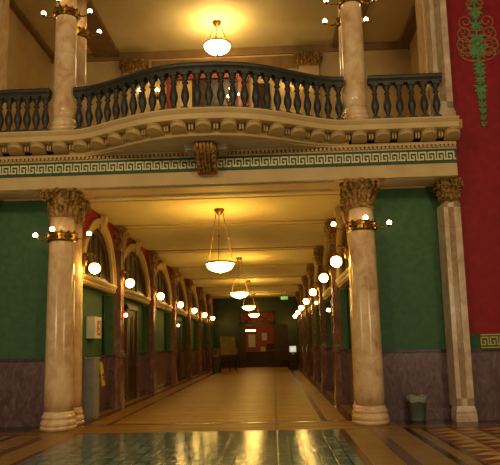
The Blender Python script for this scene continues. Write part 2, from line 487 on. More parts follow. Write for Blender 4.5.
# modillions along the true path length
def along(step, x0, x1, off=0):
    out = []; n = 3000; acc = off; px = None
    for i in range(n+1):
        x = x0+(x1-x0)*i/n; p = (x, -bow(x))
        if px: acc += math.hypot(p[0]-px[0], p[1]-px[1])
        px = p
        if acc >= step:
            acc -= step; dx = 1e-3; sl = -(bow(x+dx)-bow(x-dx))/(2*dx); l = math.hypot(sl, 1)
            out.append((x, -bow(x), sl/l, -1/l))
    return out
def modillion():
    """tongue-shaped bracket: rounded in plan, thinner towards its front"""
    b = MB(); w = .155
    plan = [(-w, 0), (-w, -.12), (-w*.93, -.17), (-w*.75, -.215), (-w*.4, -.25), (0, -.262), (w*.4, -.25), (w*.75, -.215), (w*.93, -.17), (w, -.12), (w, 0)]
    zb = lambda v: 5.655+.095*(-v/.262)**1.4
    b.prism([(u, v, zb(v)) for u, v in plan], [(u, v, 5.825) for u, v in plan])
    b.prism([(u*1.08, v*1.06, 5.815) for u, v in plan], [(u*1.08, v*1.06, 5.842) for u, v in plan])
    return b
def coffer():
    b = MB()
    for u in (-.028, .028): b.box(u-.017, u+.017, -.12, .02, 5.70, 5.80)
    return b
m0 = None; c0 = None
for i, (x, y, nx, ny) in enumerate(along(.235, XL, XR, .1)):
    rz = math.atan2(nx, -ny)
    if i % 2 == 0:
        if m0 is None: o = m0 = modillion().build('modillion', M['cream2'], balc)
        else: o = m0.copy(); COL.objects.link(o); o.parent = balc
    else:
        if c0 is None: o = c0 = coffer().build('dentil', M['cream2'], balc)
        else: o = c0.copy(); COL.objects.link(o); o.parent = balc
    o.location = (x, y, 0); o.rotation_euler = (0, 0, rz)

# console under the centre of the bow
con = thing('console_bracket', 'gilded scrolled console bracket under the centre of the bowed balcony', 'bracket', (XC, FACE, 0))
b = MB()
side = [(0, 5.60), (-.66, 5.60), (-.69, 5.52), (-.65, 5.42), (-.52, 5.34), (-.38, 5.26), (-.29, 5.17), (-.18, 5.1), (0, 5.1)]
b.prism([(-.2, d, z) for d, z in side], [(.2, d, z) for d, z in side]); b.build('console_body', M['bronze'], con)
b = MB()
for k in range(5):
    u = -.15+.075*k
    b.tube([(u*(1-.2*i/7), d-.02, z) for i, (d, z) in enumerate(side[1:8])], [.03, .035, .035, .03, .028, .026, .02], 6)
for z, d in ((5.56, -.68), (5.48, -.68), (5.4, -.62), (5.34, -.52), (5.27, -.4), (5.18, -.3)):
    for u in (-.16, -.06, .06, .16): b.sphere((u, d, z), .035, 8)
b.build('acanthus_leaf', M['bronze'], con)
for u in (-.21, .21):
    b = MB(); pts = []
    for i in range(20):
        a = i/19*PI*3; r = .13*(1-.75*i/19); pts.append((u, -.5+r*math.cos(a), 5.47+r*math.sin(a)))
    b.tube(pts, .02, 6); b.build('side_scroll', M['bronze'], con)
b = MB(); b.box(-.26, .26, -.73, 0, 5.585, 5.65); b.box(-.42, -.24, -.5, 0, 5.48, 5.60); b.box(.24, .42, -.5, 0, 5.48, 5.60)
b.build('console_block', M['soff'], con)

# ------------------------------------------------------------------ balustrades
RB = FACE+.15
def baluster():
    b = MB(); H = .80
    b.square([(.08, 0), (.08, .06)])
    b.lathe([(.064, .06), (.07, .075), (.045, .1), (.038, .13), (.05, .17), (.072, .24), (.084, .30), (.078, .37), (.058, .45), (.042, .53), (.038, .56),
             (.062, .575), (.062, .595), (.04, .61), (.046, .65), (.06, .69), (.075, .72), (.075, .74)], 14)
    b.square([(.078, .74), (.078, H)])
    return b
bal_me = None
def balustrade(label, x0, x1, n, off):
    global bal_me
    t = thing('balustrade', label, 'balustrade', (0, RB, UF))
    y0 = lambda x: -bow(x)*.985
    def pth(a, c, m):
        out = []
        for i in range(m+1):
            x = a+(c-a)*i/m; dx = 1e-3; sl = (y0(x+dx)-y0(x-dx))/(2*dx); l = math.hypot(sl, 1); out.append((x, y0(x), sl/l, -1/l))
        return out
    P = pth(x0, x1, 70)
    b = MB(); b.sweep([[(x+nx*d, y+ny*d, z) for d, z in ((-.08, .84), (.08, .84), (.09, .87), (.085, .90), (.115, .93), (.12, .97), (.10, 1.005), (-.10, 1.005), (-.12, .97), (-.115, .93), (-.085, .9), (-.09, .87))] for x, y, nx, ny in P])
    b.build('handrail', M['iron'], t)
    b = MB(); b.sweep([[(x+nx*d, y+ny*d, z) for d, z in ((-.13, 0), (.13, 0), (.13, .045), (-.13, .045))] for x, y, nx, ny in P])
    b.build('bottom_rail', M['cream2'], t)
    # balusters equally spaced along the path
    L = [0.]; Q = pth(x0, x1, 600)
    for i in range(600): L.append(L[-1]+math.hypot(Q[i+1][0]-Q[i][0], Q[i+1][1]-Q[i][1]))
    for k in range(n):
        tgt = L[-1]*(k+off)/(n-1+2*off); i = min(range(601), key=lambda j: abs(L[j]-tgt)); x, y, nx, ny = Q[i]
        if bal_me is None:
            o = baluster().build('baluster', M['iron'], t); bal_me = o
        else:
            o = bal_me.copy(); COL.objects.link(o); o.parent = t
        o.location = (x, y, .043); o.rotation_euler = (0, 0, math.atan2(nx, -ny))
    return t
balustrade('dark bronze balustrade curving along the bowed centre of the balcony', XC-CO+.26, XC+CO-.26, 26, .5)
balustrade('short straight dark balustrade left of the left balcony column', XL+.3, XC-CO-.26, 7, .5)
balustrade('short straight dark balustrade between the right balcony column and the pale pilaster', XC+CO+.26, XR-.16, 6, .5)

# ------------------------------------------------------------------ pale end pilasters
def end_pilaster(label, loc, H, w, ch):
    t = thing('panelled_pilaster', label, 'pilaster', loc)
    d = .3
    b = MB(); b.square([(w*.6, 0), (w*.6, .12), (w*.57, .15), (w*.58, .2), (w*.54, .25), (w*.51, .3)], ky=.9); b.build('base', M['pilmar'], t)
    b = MB(); z1 = H-ch
    b.box(-w/2, w/2, -d/2+.03, d/2+.2, .28, z1)
    for a, c in ((-w/2, -w/2+.09), (w/2-.13, w/2)): b.box(a, c, -d/2-.005, -d/2+.05, .28, z1)
    b.box(-w/2, w/2, -d/2-.005, -d/2+.05, .28, .45); b.box(-w/2, w/2, -d/2-.005, -d/2+.05, z1-.1, z1)
    b.build('shaft', M['pilmar'], t)
    b = MB(); b.box(-w/2+.09, w/2-.13, -d/2+.015, -d/2+.05, .45, z1-.1); b.build('shaft_panel', M['pilpanel'], t)
    flat_capital(w*.86, d, ch).build('capital', M['bronze'], t, (0, 0, z1))
    return t
def flat_capital(w, d, ch):
    b = MB(); h = ch
    b.square([(.5, 0), (.53, .03), (.5, .05), (.5, h*.3), (.54, h*.6), (.62, h*.85)], kx=w, ky=d)
    b.square([(.68, h*.86), (.72, h*.92), (.72, h)], kx=w, ky=d)
    def face(fn, hw, n):
        for row, (z0, hh, cu) in enumerate(((.04, h*.4, .06), (.08, h*.62, .09))):
            m = n+row
            for k in range(m):
                u = (-hw+2*hw*(k+.5)/m) if row == 0 else (-hw+2*hw*k/(m-1))
                for e, rr in ((-.03, .016), (0, .022), (.03, .016)):
                    pts = [fn(u+e*(1-.5*j/5), .01+.02*j/5+cu*(j/5)**3, z0+hh*min(1, j/5*1.1)-(hh*.15 if j == 5 else 0)) for j in range(6)]
                    b.tube(pts, [rr, rr, rr*1.2, rr*1.3, rr*1.4, rr], 5)
        for u, sg in ((-hw*1.1, 1), (hw*1.1, -1)):
            pts = []
            for i in range(18):
                a = PI/2-sg*i/17*PI*3; r = .085*(1-.78*i/17); pts.append(fn(u+r*math.cos(a), .10, h*.72+r*math.sin(a)))
            b.tube(pts, .018, 5)
        b.sphere(fn(0, .09, h*.9), .045, 8)
    face(lambda u, o, z: (u, -d*.5-o, z), w*.5, 3)
    face(lambda u, o, z: (-w*.5-o, u, z), d*.5, 2)
    face(lambda u, o, z: (w*.5+o, u, z), d*.5, 2)
    return b
PX = 5.0
pr = end_pilaster('tall pale panelled pilaster between the green wall and the crimson wall at right', (XC+PX, 12.4, 0), SOF, .34, .5)
dup(pr, (XC-PX, 12.4, 0), 'tall pale panelled pilaster at the left end of the left green wall')
pu = end_pilaster('upper pale pilaster on the balcony beside the crimson wall', (XC+PX, 12.4, UF), UH, .36, .5)
dup(pu, (XC-PX+.02, 12.4, UF), 'upper pale pilaster on the balcony at the left edge of the view')

# ------------------------------------------------------------------ upper hall
b = MB(); b.m = 0; b.box(XL-.2, XR+.2, FACE+.1, UB+.3, 5.95, UF-.005); struct(b.build('floor_upper', [M['cream2']]))
b = MB(); b.m = 0; b.box(XL-1, XR+1, 12.2, UB+.3, UC, UC+.2)
b.m = 1
for o in (-3.7, 3.7): b.box(XC+o-.38, XC+o+.38, 12.9, UB, UC-.14, UC)
for o in (-5.85, 5.85): b.box(XC+o-.5, XC+o+.5, 12.9, UB, UC-.14, UC)
b.box(XL-1, XR+1, 12.9, 13.3, UC-.14, UC)
struct(b.build('ceiling_upper', [M['ceil'], M['beam']]))
b = MB(); b.box(XL-1, XR+1, 12.1, 12.9, 10.3, 14); struct(b.build('trim_upper', M['cream']))
# back wall with a wide opening in the middle
b = MB(); b.m = 0
b.box(XL-1, XR+1, UB, UB+.3, UF, UC)
b.m = 1; b.box(XL-1, XR+1, UB-.05, UB, 10.5, UC)
for x0, x1 in ((XC-2.3, XC+2.15),): b.box(x0, x1, UB-.06, UB, 10.02, 10.42)
struct(b.build('wall_upper_back', [M['cream'], M['beam']]))
b = MB(); b.box(XL-1.2, XL-.4, 13.4, UB, UF, UC); b.box(XR+.6, XR+1.2, 13.4, UB, UF, UC); struct(b.build('wall_upper_side', M['cream']))
b = MB(); b.box(XC+4.8, XC+5.6, 12.7, 13.3, UF, 10.5); b.box(XC-5.6, XC-4.9, 12.7, 13.3, UF, 10.5); struct(b.build('trim_upper_pier', M['column']))
for o, lb in ((-2.84, 'left'), (2.56, 'right')):
    t = thing('upper_pilaster', 'cream pilaster with bronze capital on the %s of the upper back wall opening' % lb, 'pilaster', (XC+o, UB-.12, UF))
    b = MB(); b.box(-.3, .3, -.08, .12, 0, 3.9); b.build('shaft', M['cream'], t)
    flat_capital(.62, .22, .42).build('capital', M['bronze'], t, (0, 0, 3.85))
# red marble portal with dark doors
def portal():
    t = thing('red_marble_portal', 'red marble doorway with a dark door seen behind the bowed balustrade', 'doorway', (-1.8, UB, UF))
    for x in (-1.13, 1.07):
        b = MB(); b.box(x-.15, x+.15, -.16, -.002, 0, 3.6); b.box(x-.18, x+.18, -.19, -.002, 0, .3); b.box(x-.17, x+.17, -.18, -.002, 3.5, 3.6); b.build('post', M['redmar'], t)
    b = MB(); b.box(-1.3, 1.25, -.18, -.002, 3.6, 3.82); b.box(-1.35, 1.3, -.22, -.002, 3.8, 3.86); b.build('lintel', M['redmar'], t)
    b = MB(); b.box(-.5, .92, -.08, -.002, 0, 3.6)
    for x in (-.45, .25):
        for z0, z1 in ((.2, 1.5), (1.7, 3.4)): b.box(x, x+.62, -.1, -.06, z0, z1)
    b.build('dark_door', M['wood'], t)
    b = MB(); b.box(-.98, -.5, -.06, -.002, 0, 3.6); b.build('side_panel', M['cream'], t)
portal()
b = MB(); b.box(-.42, .1, UB-.06, UB-.002, UF, 9.55); b.box(-.36, .04, UB-.075, UB-.05, UF+.2, 9.4); struct(b.build('door_1', M['wood']))
def wall_lamp(label, loc):
    t = thing('wall_lamp', label, 'light', loc)
    b = MB(); b.lathe([(.02, -.12), (.06, -.08), (.07, 0), (.05, .08), (.02, .1)], 12, (0, -.05, 0)); b.tube([(0, -.05, 0), (0, -.16, -.04), (0, -.2, .02)], .014, 6)
    b.lathe([(.02, .02), (.045, .05)], 10, (0, -.2, 0)); b.build('bracket', M['brass'], t)
    b = MB(); b.sphere((0, -.2, .10), .06, 12); b.build('bulb', M['bulb'], t)
    return t
wl = wall_lamp('small lit wall lamp by the left upper pilaster behind the balustrade', (-3.86, UB-.2, 9.22))
dup(wl, (1.16, UB-.2, 9.24), 'small lit wall lamp by the right upper pilaster behind the balustrade')
dup(wl, (-3.36, UB, 9.3), 'small lit wall lamp just right of the left upper pilaster')
dup(wl, (.66, UB, 9.36), 'small lit wall lamp just left of the right upper pilaster')
def twinkle():
    t = thing('table_lamp', 'cluster of small lights behind the balustrade, in front of the dark upper door', 'light', (-1.15, UB-.5, UF))
    b = MB(); b.lathe([(.25, 0), (.25, .03), (.03, .08), (.03, 2.65), (.08, 2.7)], 14); b.build('stand', M['brass'], t)
    for x, z, r in ((0, 2.85, .05), (-.18, 2.95, .035), (.16, 3.0, .03), (-.3, 3.05, .03), (.3, 2.9, .03), (.05, 3.08, .03)):
        b = MB(); b.tube([(0, 0, 2.68), (x, 0, z-r)], .008, 5); b.build('wire', M['brass'], t)
        b = MB(); b.sphere((x, 0, z), r, 10); b.build('bulb', M['bulb'], t)
twinkle()

# ------------------------------------------------------------------ pendants
def pendant(label, loc, r, drop, group=None, gm='bowl'):
    """loc = ceiling point"""
    t = thing('pendant_light', label, 'light', loc, group)
    b = MB(); b.lathe([(.02, -.16), (.05, -.14), (.1, -.07), (.13, -.04), (.13, 0)], 18); b.build('canopy', M['brass'], t)
    b = MB()
    zr = -drop+.08
    pr = [(.004, zr-.23*r/.35)]+[(r*math.sin(PI/2*i/9), zr-.215*(r/.35)*math.cos(PI/2*i/9)) for i in range(1, 10)]+[(r*1.0, zr+.015), (r*.93, zr+.02)]
    b.lathe(pr, 32, cap=False); b.build('bowl', M[gm], t)
    b = MB(); b.lathe([(r*1.0, zr-.012), (r*1.06, zr), (r*1.07, zr+.022), (r*1.0, zr+.035)], 32, cap=False)
    b.lathe([(.004, zr-.32*r/.35), (.025, zr-.29*r/.35), (.035, zr-.26*r/.35), (.03, zr-.23*r/.35), (.01, zr-.215*r/.35)], 10)
    b.build('rim', M['brass'], t)
    for k in range(3):
        a = 2*PI*k/3+PI/6; p0 = Vector((.1*math.cos(a), .1*math.sin(a), -.08)); p1 = Vector((r*1.05*math.cos(a), r*1.05*math.sin(a), zr+.02))
        b = MB(); n = 26
        b.tube([p0, p1], .007, 5)
        for i in range(n):
            p = p0.lerp(p1, (i+.5)/n); b.sphere(p, .014, 6, 1.5)
        b.sphere(p1, .03, 8); b.sphere(p0.lerp(p1, .5), .026, 8)
        b.build('chain', M['brass'], t)
    return t
PY = [14.5, 22.9, 31.3, 39.6]
p1 = pendant('nearest lit bowl pendant on chains in the corridor', (XC, PY[0], CEIL), .34, 1.44)
for y, l in zip(PY[1:], ('second lit bowl pendant along the corridor', 'third lit bowl pendant along the corridor', 'farthest lit bowl pendant, before the dark end wall')):
    dup(p1, (XC, y, CEIL), l)
pendant('lit bowl pendant hanging from the upper hall ceiling above the balcony', (-1.37, 16.0, UC), .37, .80, gm='bowl2')

# ------------------------------------------------------------------ corridor
b = MB(); b.m = 0; b.box(XC-WO-.5, XC+WO+.5, FACE+.95, END+8, CEIL, CEIL+.15)
b.m = 1
for y in D:
    for dy in (-.2, .2): b.box(XC-WO, XC+WO, y+dy-.02, y+dy+.02, CEIL-.035, CEIL)
b.m = 0
for y in D: b.box(XC-WO, XC+WO, y-.2, y+.2, CEIL-.02, CEIL)
b.box(XC-WO, XC+WO, FACE+.93, D[0]-.1, CEIL-.05, CEIL)
struct(b.build('ceiling', [M['ceil'], M['cream2']]))

ARCH = []
for i in range(6):
    ARCH.append((D[i]+.3, D[i+1]-.3))
ARCH.append((D[6]+.44, END-.7))
SPR = 3.28; RISE = 1.4; RC = .18
def arch_pts(y0, y1, z0, rise, n=22, grow=0):
    c = (y0+y1)/2; h = (y1-y0)/2+grow
    return [(c-h*math.cos(PI*i/n), z0+(rise+grow)*math.sin(PI*i/n)) for i in range(n+1)]

def corridor_wall(s, nm):
    b = MB(); X = lambda o: XC+s*o; top = CEIL
    def q(o, pts): b.quad(*[(X(o), y, z) for y, z in pts])
    b.m = 0; ys = D[0]-.1
    for y0, y1 in ARCH:
        b.m = 0; q(WO, ((ys, 3), (y0, 3), (y0, top), (ys, top))); b.m = 2; q(WO, ((ys, 0), (y0, 0), (y0, 3), (ys, 3))); b.m = 0
        A = arch_pts(y0, y1, SPR, RISE)
        for (a, za), (c, zc) in zip(A, A[1:]): q(WO, ((a, za), (c, zc), (c, top), (a, top)))
        b.m = 1
        R_ = [(y0, 0), (y0, 3)]+A+[(y1, 3), (y1, 0)]
        for (a, za), (c, zc) in zip(R_, R_[1:]): b.m = 1 if min(za, zc) > 2.9 else 2; b.quad((X(WO), a, za), (X(WO), c, zc), (X(WO+RC), c, zc), (X(WO+RC), a, za))
        ys = y1
    b.m = 0; q(WO, ((ys, 3), (END, 3), (END, top), (ys, top))); b.m = 2; q(WO, ((ys, 0), (END, 0), (END, 3), (ys, 3)))
    b.m = 2; b.box(min(X(WO+RC), X(WO+.55)), max(X(WO+RC), X(WO+.55)), D[0]+.1, END+.2, 0, top+.1)
    return struct(b.build(nm, [M['red'], M['cream2'], M['green']]))
corridor_wall(-1, 'wall_left'); corridor_wall(1, 'wall_right')

tn = [4]; wn = [0]; dn = [1]
def bay(s, i):
    y0, y1 = ARCH[i]; X = lambda o: XC+s*o
    def bx(b, o0, o1, ya, yb, z0, z1): b.box(min(X(o0), X(o1)), max(X(o0), X(o1)), ya, yb, z0, z1)
    # archivolt and keystone
    b = MB()
    o_ = arch_pts(y0, y1, SPR, RISE, 22, .14); i_ = arch_pts(y0, y1, SPR, RISE, 22, -.1)
    m_ = arch_pts(y0, y1, SPR, RISE, 22, .02)
    b.sweep([[(X(WO+.05), io[0], io[1]), (X(WO-.03), io[0], io[1]), (X(WO-.03), mo[0], mo[1]), (X(WO-.06), mo[0], mo[1]), (X(WO-.06), oo[0], oo[1]), (X(WO+.05), oo[0], oo[1])] for io, mo, oo in zip(i_, m_, o_)])
    c = (y0+y1)/2
    b.prism([(X(WO-.06), c-.08, SPR+RISE-.2), (X(WO-.06), c+.08, SPR+RISE-.2), (X(WO-.06), c+.14, SPR+RISE+.2), (X(WO-.06), c-.14, SPR+RISE+.2)],
            [(X(WO-.13), c-.07, SPR+RISE-.15), (X(WO-.13), c+.07, SPR+RISE-.15), (X(WO-.2), c+.14, SPR+RISE+.2), (X(WO-.2), c-.14, SPR+RISE+.2)])
    tn[0] += 1; struct(b.build('trim_%d' % tn[0], M['cream']))
    # cornice at the springing
    b = MB()
    pr = [(.15, 3.06), (-.02, 3.06), (-.03, 3.1), (-.04, 3.11), (-.04, 3.16), (-.07, 3.19), (-.09, 3.23), (-.09, 3.26), (.15, 3.26)]
    ya, yb = D[i]+.2, (D[i+1]-.2 if i < 6 else END-.3)
    b.sweep([[(X(WO+d), y, z) for d, z in pr] for y in (ya, yb)])
    y = ya+.03
    while y < yb-.06: bx(b, WO-.07, WO, y, y+.07, 3.095, 3.15); y += .14
    tn[0] += 1; struct(b.build('trim_%d' % tn[0], M['keygold'] if False else M['cream']))
    # lunette window
    wn[0] += 1
    b = MB()
    f1 = arch_pts(y0+.12, y1-.12, SPR, RISE-.12); f2 = arch_pts(y0+.24, y1-.24, SPR, RISE-.24)
    b.sweep([[(X(WO+RC), p[0], p[1]), (X(WO+RC-.1), p[0], p[1]), (X(WO+RC-.1), r[0], r[1]), (X(WO+RC), r[0], r[1])] for p, r in zip(f1, f2)])
    for u in (-.33, 0, .33):
        yy = c+u*(y1-y0)*.5; zz = SPR+(RISE-.24)*math.sqrt(max(0, 1-(u*1.12)**2)); bx(b, WO+RC-.09, WO+RC, yy-.03, yy+.03, SPR, zz)
    bx(b, WO+RC-.1, WO+RC, y0+.12, y1-.12, SPR, SPR+.1)
    w = struct(b.build('window_%d' % wn[0], M['woodmid']))
    b = MB(); f3 = arch_pts(y0+.2, y1-.2, SPR+.02, RISE-.2)
    b.prism([(X(WO+RC-.05), p[0], p[1]) for p in f3], [(X(WO+RC-.02), p[0], p[1]) for p in f3]); pn = b.build('pane', M['green2'], w)
    # dado
    b = MB(); b.m = 0
    segs = [(y0, y1)]
    dw = .62
    door = i in (1, 3, 5)
    if door: segs = [(y0, c-dw-.12), (c+dw+.12, y1)]
    for a, e in segs: b.m = 0; bx(b, WO+RC-.08, WO+RC+.02, a, e, 0, 1.36); b.m = 1; bx(b, WO+RC-.11, WO+RC+.02, a, e, 1.36, 1.42); bx(b, WO+RC-.1, WO+RC+.02, a, e, 0, .18)
    for a, e in ((D[i]+.17, y0+.02), (y1-.02, (D[i+1]-.17) if i < 6 else END-.06)):
        b.m = 0; bx(b, WO-.04, WO+RC-.03, a, e, 0, 1.36); b.m = 1; bx(b, WO-.07, WO+RC-.03, a, e, 1.36, 1.42)
    struct(b.build('baseboard_%s_%d' % ('left' if s < 0 else 'right', i+1), [M['dado'], M['dadocap']]))
    if door:
        dn[0] += 1
        b = MB(); b.m = 0; bx(b, WO+RC-.12, WO+RC+.02, c-dw-.12, c-dw, 0, 2.85); bx(b, WO+RC-.12, WO+RC+.02, c+dw, c+dw+.12, 0, 2.85); bx(b, WO+RC-.12, WO+RC+.02, c-dw-.12, c+dw+.12, 2.75, 2.9)
        d = struct(b.build('door_%d' % dn[0], M['woodmid']))
        b = MB(); bx(b, WO+RC-.07, WO+RC+.01, c-dw, c+dw, 0, 2.75)
        for za, zb in ((.25, 1.0), (1.2, 2.55)):
            for sa in (-1, 1):
                ya, yb = sorted((c+sa*.08, c+sa*(dw-.1))); 
                for k in ((ya, ya+.03, za, zb), (yb-.03, yb, za, zb), (ya, yb, za, za+.03), (ya, yb, zb-.03, zb)): bx(b, WO+RC-.085, WO+RC-.06, *k)
        b.build('door_leaf', M['wood'], d)
        b = MB(); b.sphere((X(WO+RC-.1), c+dw-.1, 1.05), .035, 10); b.build('door_knob', M['brass'], d)
    else:
        b = MB()
        for a in (y0+.35, y1-.35): bx(b, WO+RC-.05, WO+RC+.01, a-.05, a+.05, 1.42, 2.98)
        tn[0] += 1; struct(b.build('trim_%d' % tn[0], M['green2']))
for s in (-1, 1):
    for i in range(7): bay(s, i)

# corridor pilasters
def pilaster(label, loc, rz):
    t = thing('corridor_pilaster', label, 'pilaster', loc, None, rz)
    # local -y faces the corridor
    w = .34
    b = MB(); b.box(-w/2-.04, w/2+.04, -.21, .02, 0, .22); b.box(-w/2-.02, w/2+.02, -.19, .02, .22, 1.34); b.box(-w/2-.05, w/2+.05, -.215, .02, 1.34, 1.44)
    b.build('pedestal', M['plum'], t)
    b = MB(); b.square([(.54, 1.44), (.54, 1.5), (.5, 1.56)], (0, -.075), w, .18); b.box(-w/2, w/2, -.16, .02, 1.55, 4.28)
    for a in (-w/2, w/2-.05): b.box(a, a+.05, -.172, -.15, 1.62, 4.25)
    b.build('shaft', M['plum'], t)
    flat_capital(.42, .22, .66).build('capital', M['bronze'], t, (0, -.07, 4.27))
    b = MB(); b.box(-w/2-.12, w/2+.12, -.34, .02, 4.925, CEIL-.01); b.build('cap_block', M['cream2'], t)
    return t
ORD = ['first', 'second', 'third', 'fourth', 'fifth', 'sixth']
p0 = None
for s, sd in ((-1, 'left'), (1, 'right')):
    for k in range(1, 7):
        lab = '%s plum marble pilaster from the front columns along the %s corridor wall' % (ORD[k-1], sd)
        loc = (XC+s*WO, D[k], 0); rz = PI/2 if s < 0 else -PI/2
        if p0 is None: p0 = pilaster(lab, loc, rz)
        else: dup(p0, loc, lab, rz=rz)

# globe sconces
def globe(label, loc, rz, reach):
    t = thing('globe_sconce', label, 'light', loc, None, rz)
    b = MB(); b.lathe([(.015, -.16), (.05, -.12), (.06, 0), (.05, .12), (.015, .16)], 12, (0, -.01, .2))
    b.tube([(0, -.02, .22), (0, -reach*.35, .33), (0, -reach*.8, .34), (0, -reach, .26), (0, -reach, .17)], .018, 7)
    b.tube([(0, -.02, .1), (0, -reach*.3, .18), (0, -reach*.5, .27), (0, -reach*.35, .33)], .012, 6)
    b.build('bracket', M['brass'], t)
    b = MB(); b.lathe([(.02, .2), (.05, .18), (.075, .13), (.07, .1)], 14, (0, -reach, 0)); b.build('fitter', M['brass'], t)
    b = MB(); b.sphere((0, -reach, -.005), .122, 20); b.build('globe', M['globe'], t)
    return t
g0 = None
GO = ['first', 'second', 'third', 'fourth', 'fifth', 'sixth', 'seventh']
for s, sd in ((-1, 'left'), (1, 'right')):
    for k in range(7):
        lab = '%s lit globe lamp from the front along the %s corridor wall' % (GO[k], sd)
        rz = PI/2 if s < 0 else -PI/2
        if k == 0: globe(lab, (XC+s*(WO-.14), D[0]-.02, 3.36), rz, .24)
        elif g0 is None: g0 = globe(lab, (XC+s*(WO-.165), D[k], 3.36), rz, .22)
        else: dup(g0, (XC+s*(WO-.165), D[k], 3.36), lab, rz=rz)

def small_lamp(label, loc, rz):
    t = thing('bracket_light', label, 'light', loc, None, rz)
    b = MB(); b.tube([(0, 0, 0), (0, -.08, -.03), (0, -.13, 0)], .012, 6); b.lathe([(.015, 0), (.035, .03)], 10, (0, -.13, 0)); b.lathe([(.03, -.05), (.035, 0), (.03, .05)], 8, (0, 0, 0)); b.build('bracket', M['brass'], t)
    b = MB(); b.sphere((0, -.13, .07), .05, 12); b.build('bulb', M['bulb'], t)
    return t
sl = small_lamp('small low bracket light on the first left pilaster beside the red alarm', (XC-WO+.165, D[1]-.1, 2.4), PI/2)
dup(sl, (XC-WO+.165, D[3]-.1, 2.4), 'small low bracket light on the third left pilaster')
dup(sl, (XC+WO-.165, D[1]-.1, 2.4), 'small low bracket light on the first right pilaster', rz=-PI/2)
dup(sl, (XC+WO-.165, D[2]-.1, 2.9), 'small low bracket light on the second right pilaster', rz=-PI/2)

# ------------------------------------------------------------------ end wall and lit room
OX0, OX1 = -2.45, .15
b = MB(); b.m = 0
b.box(XC-WO-.6, OX0, END, END+.3, 0, CEIL+.1); b.box(OX1, XC+WO+.6, END, END+.3, 0, CEIL+.1); b.box(OX0, OX1, END, END+.3, 3.95, CEIL+.1)
b.m = 1; b.box(XC-WO, OX0, END-.05, END, 0, 1.4); b.box(OX1, XC+WO, END-.05, END, 0, 1.4)
struct(b.build('wall_end', [M['green2'], M['dado']]))
dn[0] += 1
b = MB(); b.box(OX0, OX0+.14, END-.06, END+.34, 0, 3.95); b.box(OX1-.14, OX1, END-.06, END+.34, 0, 3.95); b.box(OX0, OX1, END-.06, END+.34, 3.85, 3.98); b.box(OX0, OX1, END-.06, END+.34, 3.0, 3.2)
cx = (OX0+OX1)/2
for sg in (-1, 1):
    b.tube([(cx-sg*.9, END+.1, 3.22), (cx+sg*.1, END+.1, 3.82)], .03, 6); b.tube([(cx+sg*.35, END+.1, 3.22), (cx+sg*1.0, END+.1, 3.82)], .025, 6)
d = struct(b.build('door_%d' % dn[0], M['wood']))
b = MB(); b.box(OX1-.05, OX1+.85, END-.16, END-.08, 0, 3.0); b.build('door_leaf', M['wood'], d)
b = MB(); b.box(OX0-.05, OX0+.45, END-.55, END-.47, 0, 3.0); b.build('door_leaf', M['wood'], d)
b = MB(); b.m = 0
b.box(-4.5, 2, END+5, END+5.2, 0, CEIL); b.box(-4.5, -4.3, END+.3, END+5, 0, CEIL); b.box(1.8, 2, END+.3, END+5, 0, CEIL)
struct(b.build('wall_end_room', M['orange']))
b = MB(); b.quad((-4.5, END, .002), (2, END, .002), (2, END+5, .002), (-4.5, END+5, .002)); struct(b.build('floor_end_room', M['fred']))
def on(o, l, c, g=None): return tag(o, l, c, g)
b = MB(); b.box(-2.3, .6, END+1.5, END+2.1, 0, 1.02); b.box(-2.4, .7, END+1.42, END+2.18, 1.02, 1.08); b.box(-2.3, .6, END+1.48, END+1.5, .1, .9)
on(b.build('service_counter', M['wood']), 'dark wooden counter inside the lit room at the corridor end', 'counter')
def monitor():
    t = thing('monitor', 'black monitor on the counter in the lit end room', 'monitor', (-.25, END+1.7, 1.08))
    b = MB(); b.box(-.32, .32, 0, .05, .12, .55); b.build('housing', M['black'], t)
    b = MB(); b.box(-.03, .03, .01, .05, 0, .15); b.box(-.13, .13, -.08, .12, 0, .02); b.build('stand', M['black'], t)
monitor()
b = MB(); b.box(-1.0, -.65, END+1.55, END+1.6, 1.08, 1.42); b.box(-1.0, -.65, END+1.6, END+1.75, 1.08, 1.12)
on(b.build('brochure_rack', M['paper']), 'pale brochure rack on the counter in the lit end room', 'rack')
for x, z0, z1, w, l in ((-1.75, 1.4, 2.4, .55, 'tall pale notice on the orange wall left of the end room'), (-.75, 1.9, 2.5, .42, 'small pale picture on the orange wall above the counter')):
    t = thing('framed_notice', l, 'picture', (x, END+4.98, z0))
    b = MB(); b.box(-w/2-.04, w/2+.04, -.03, 0, -.04, z1-z0+.04); b.build('frame', M['woodmid'], t)
    b = MB(); b.box(-w/2, w/2, -.04, -.02, 0, z1-z0); b.build('sheet', M['paper'], t)
t = thing('ceiling_lamp', 'lit strip lamp hanging inside the end room', 'light', (-1.75, END+2.5, CEIL))
b = MB(); b.box(-.4, .4, -.08, .08, -2.25, -2.18); b.tube([(-.3, 0, 0), (-.3, 0, -2.2)], .012, 5); b.tube([(.3, 0, 0), (.3, 0, -2.2)], .012, 5); b.build('housing', M['brass'], t)
b = MB(); b.box(-.38, .38, -.07, .07, -2.32, -2.25); b.build('tube', M['bulb'], t)

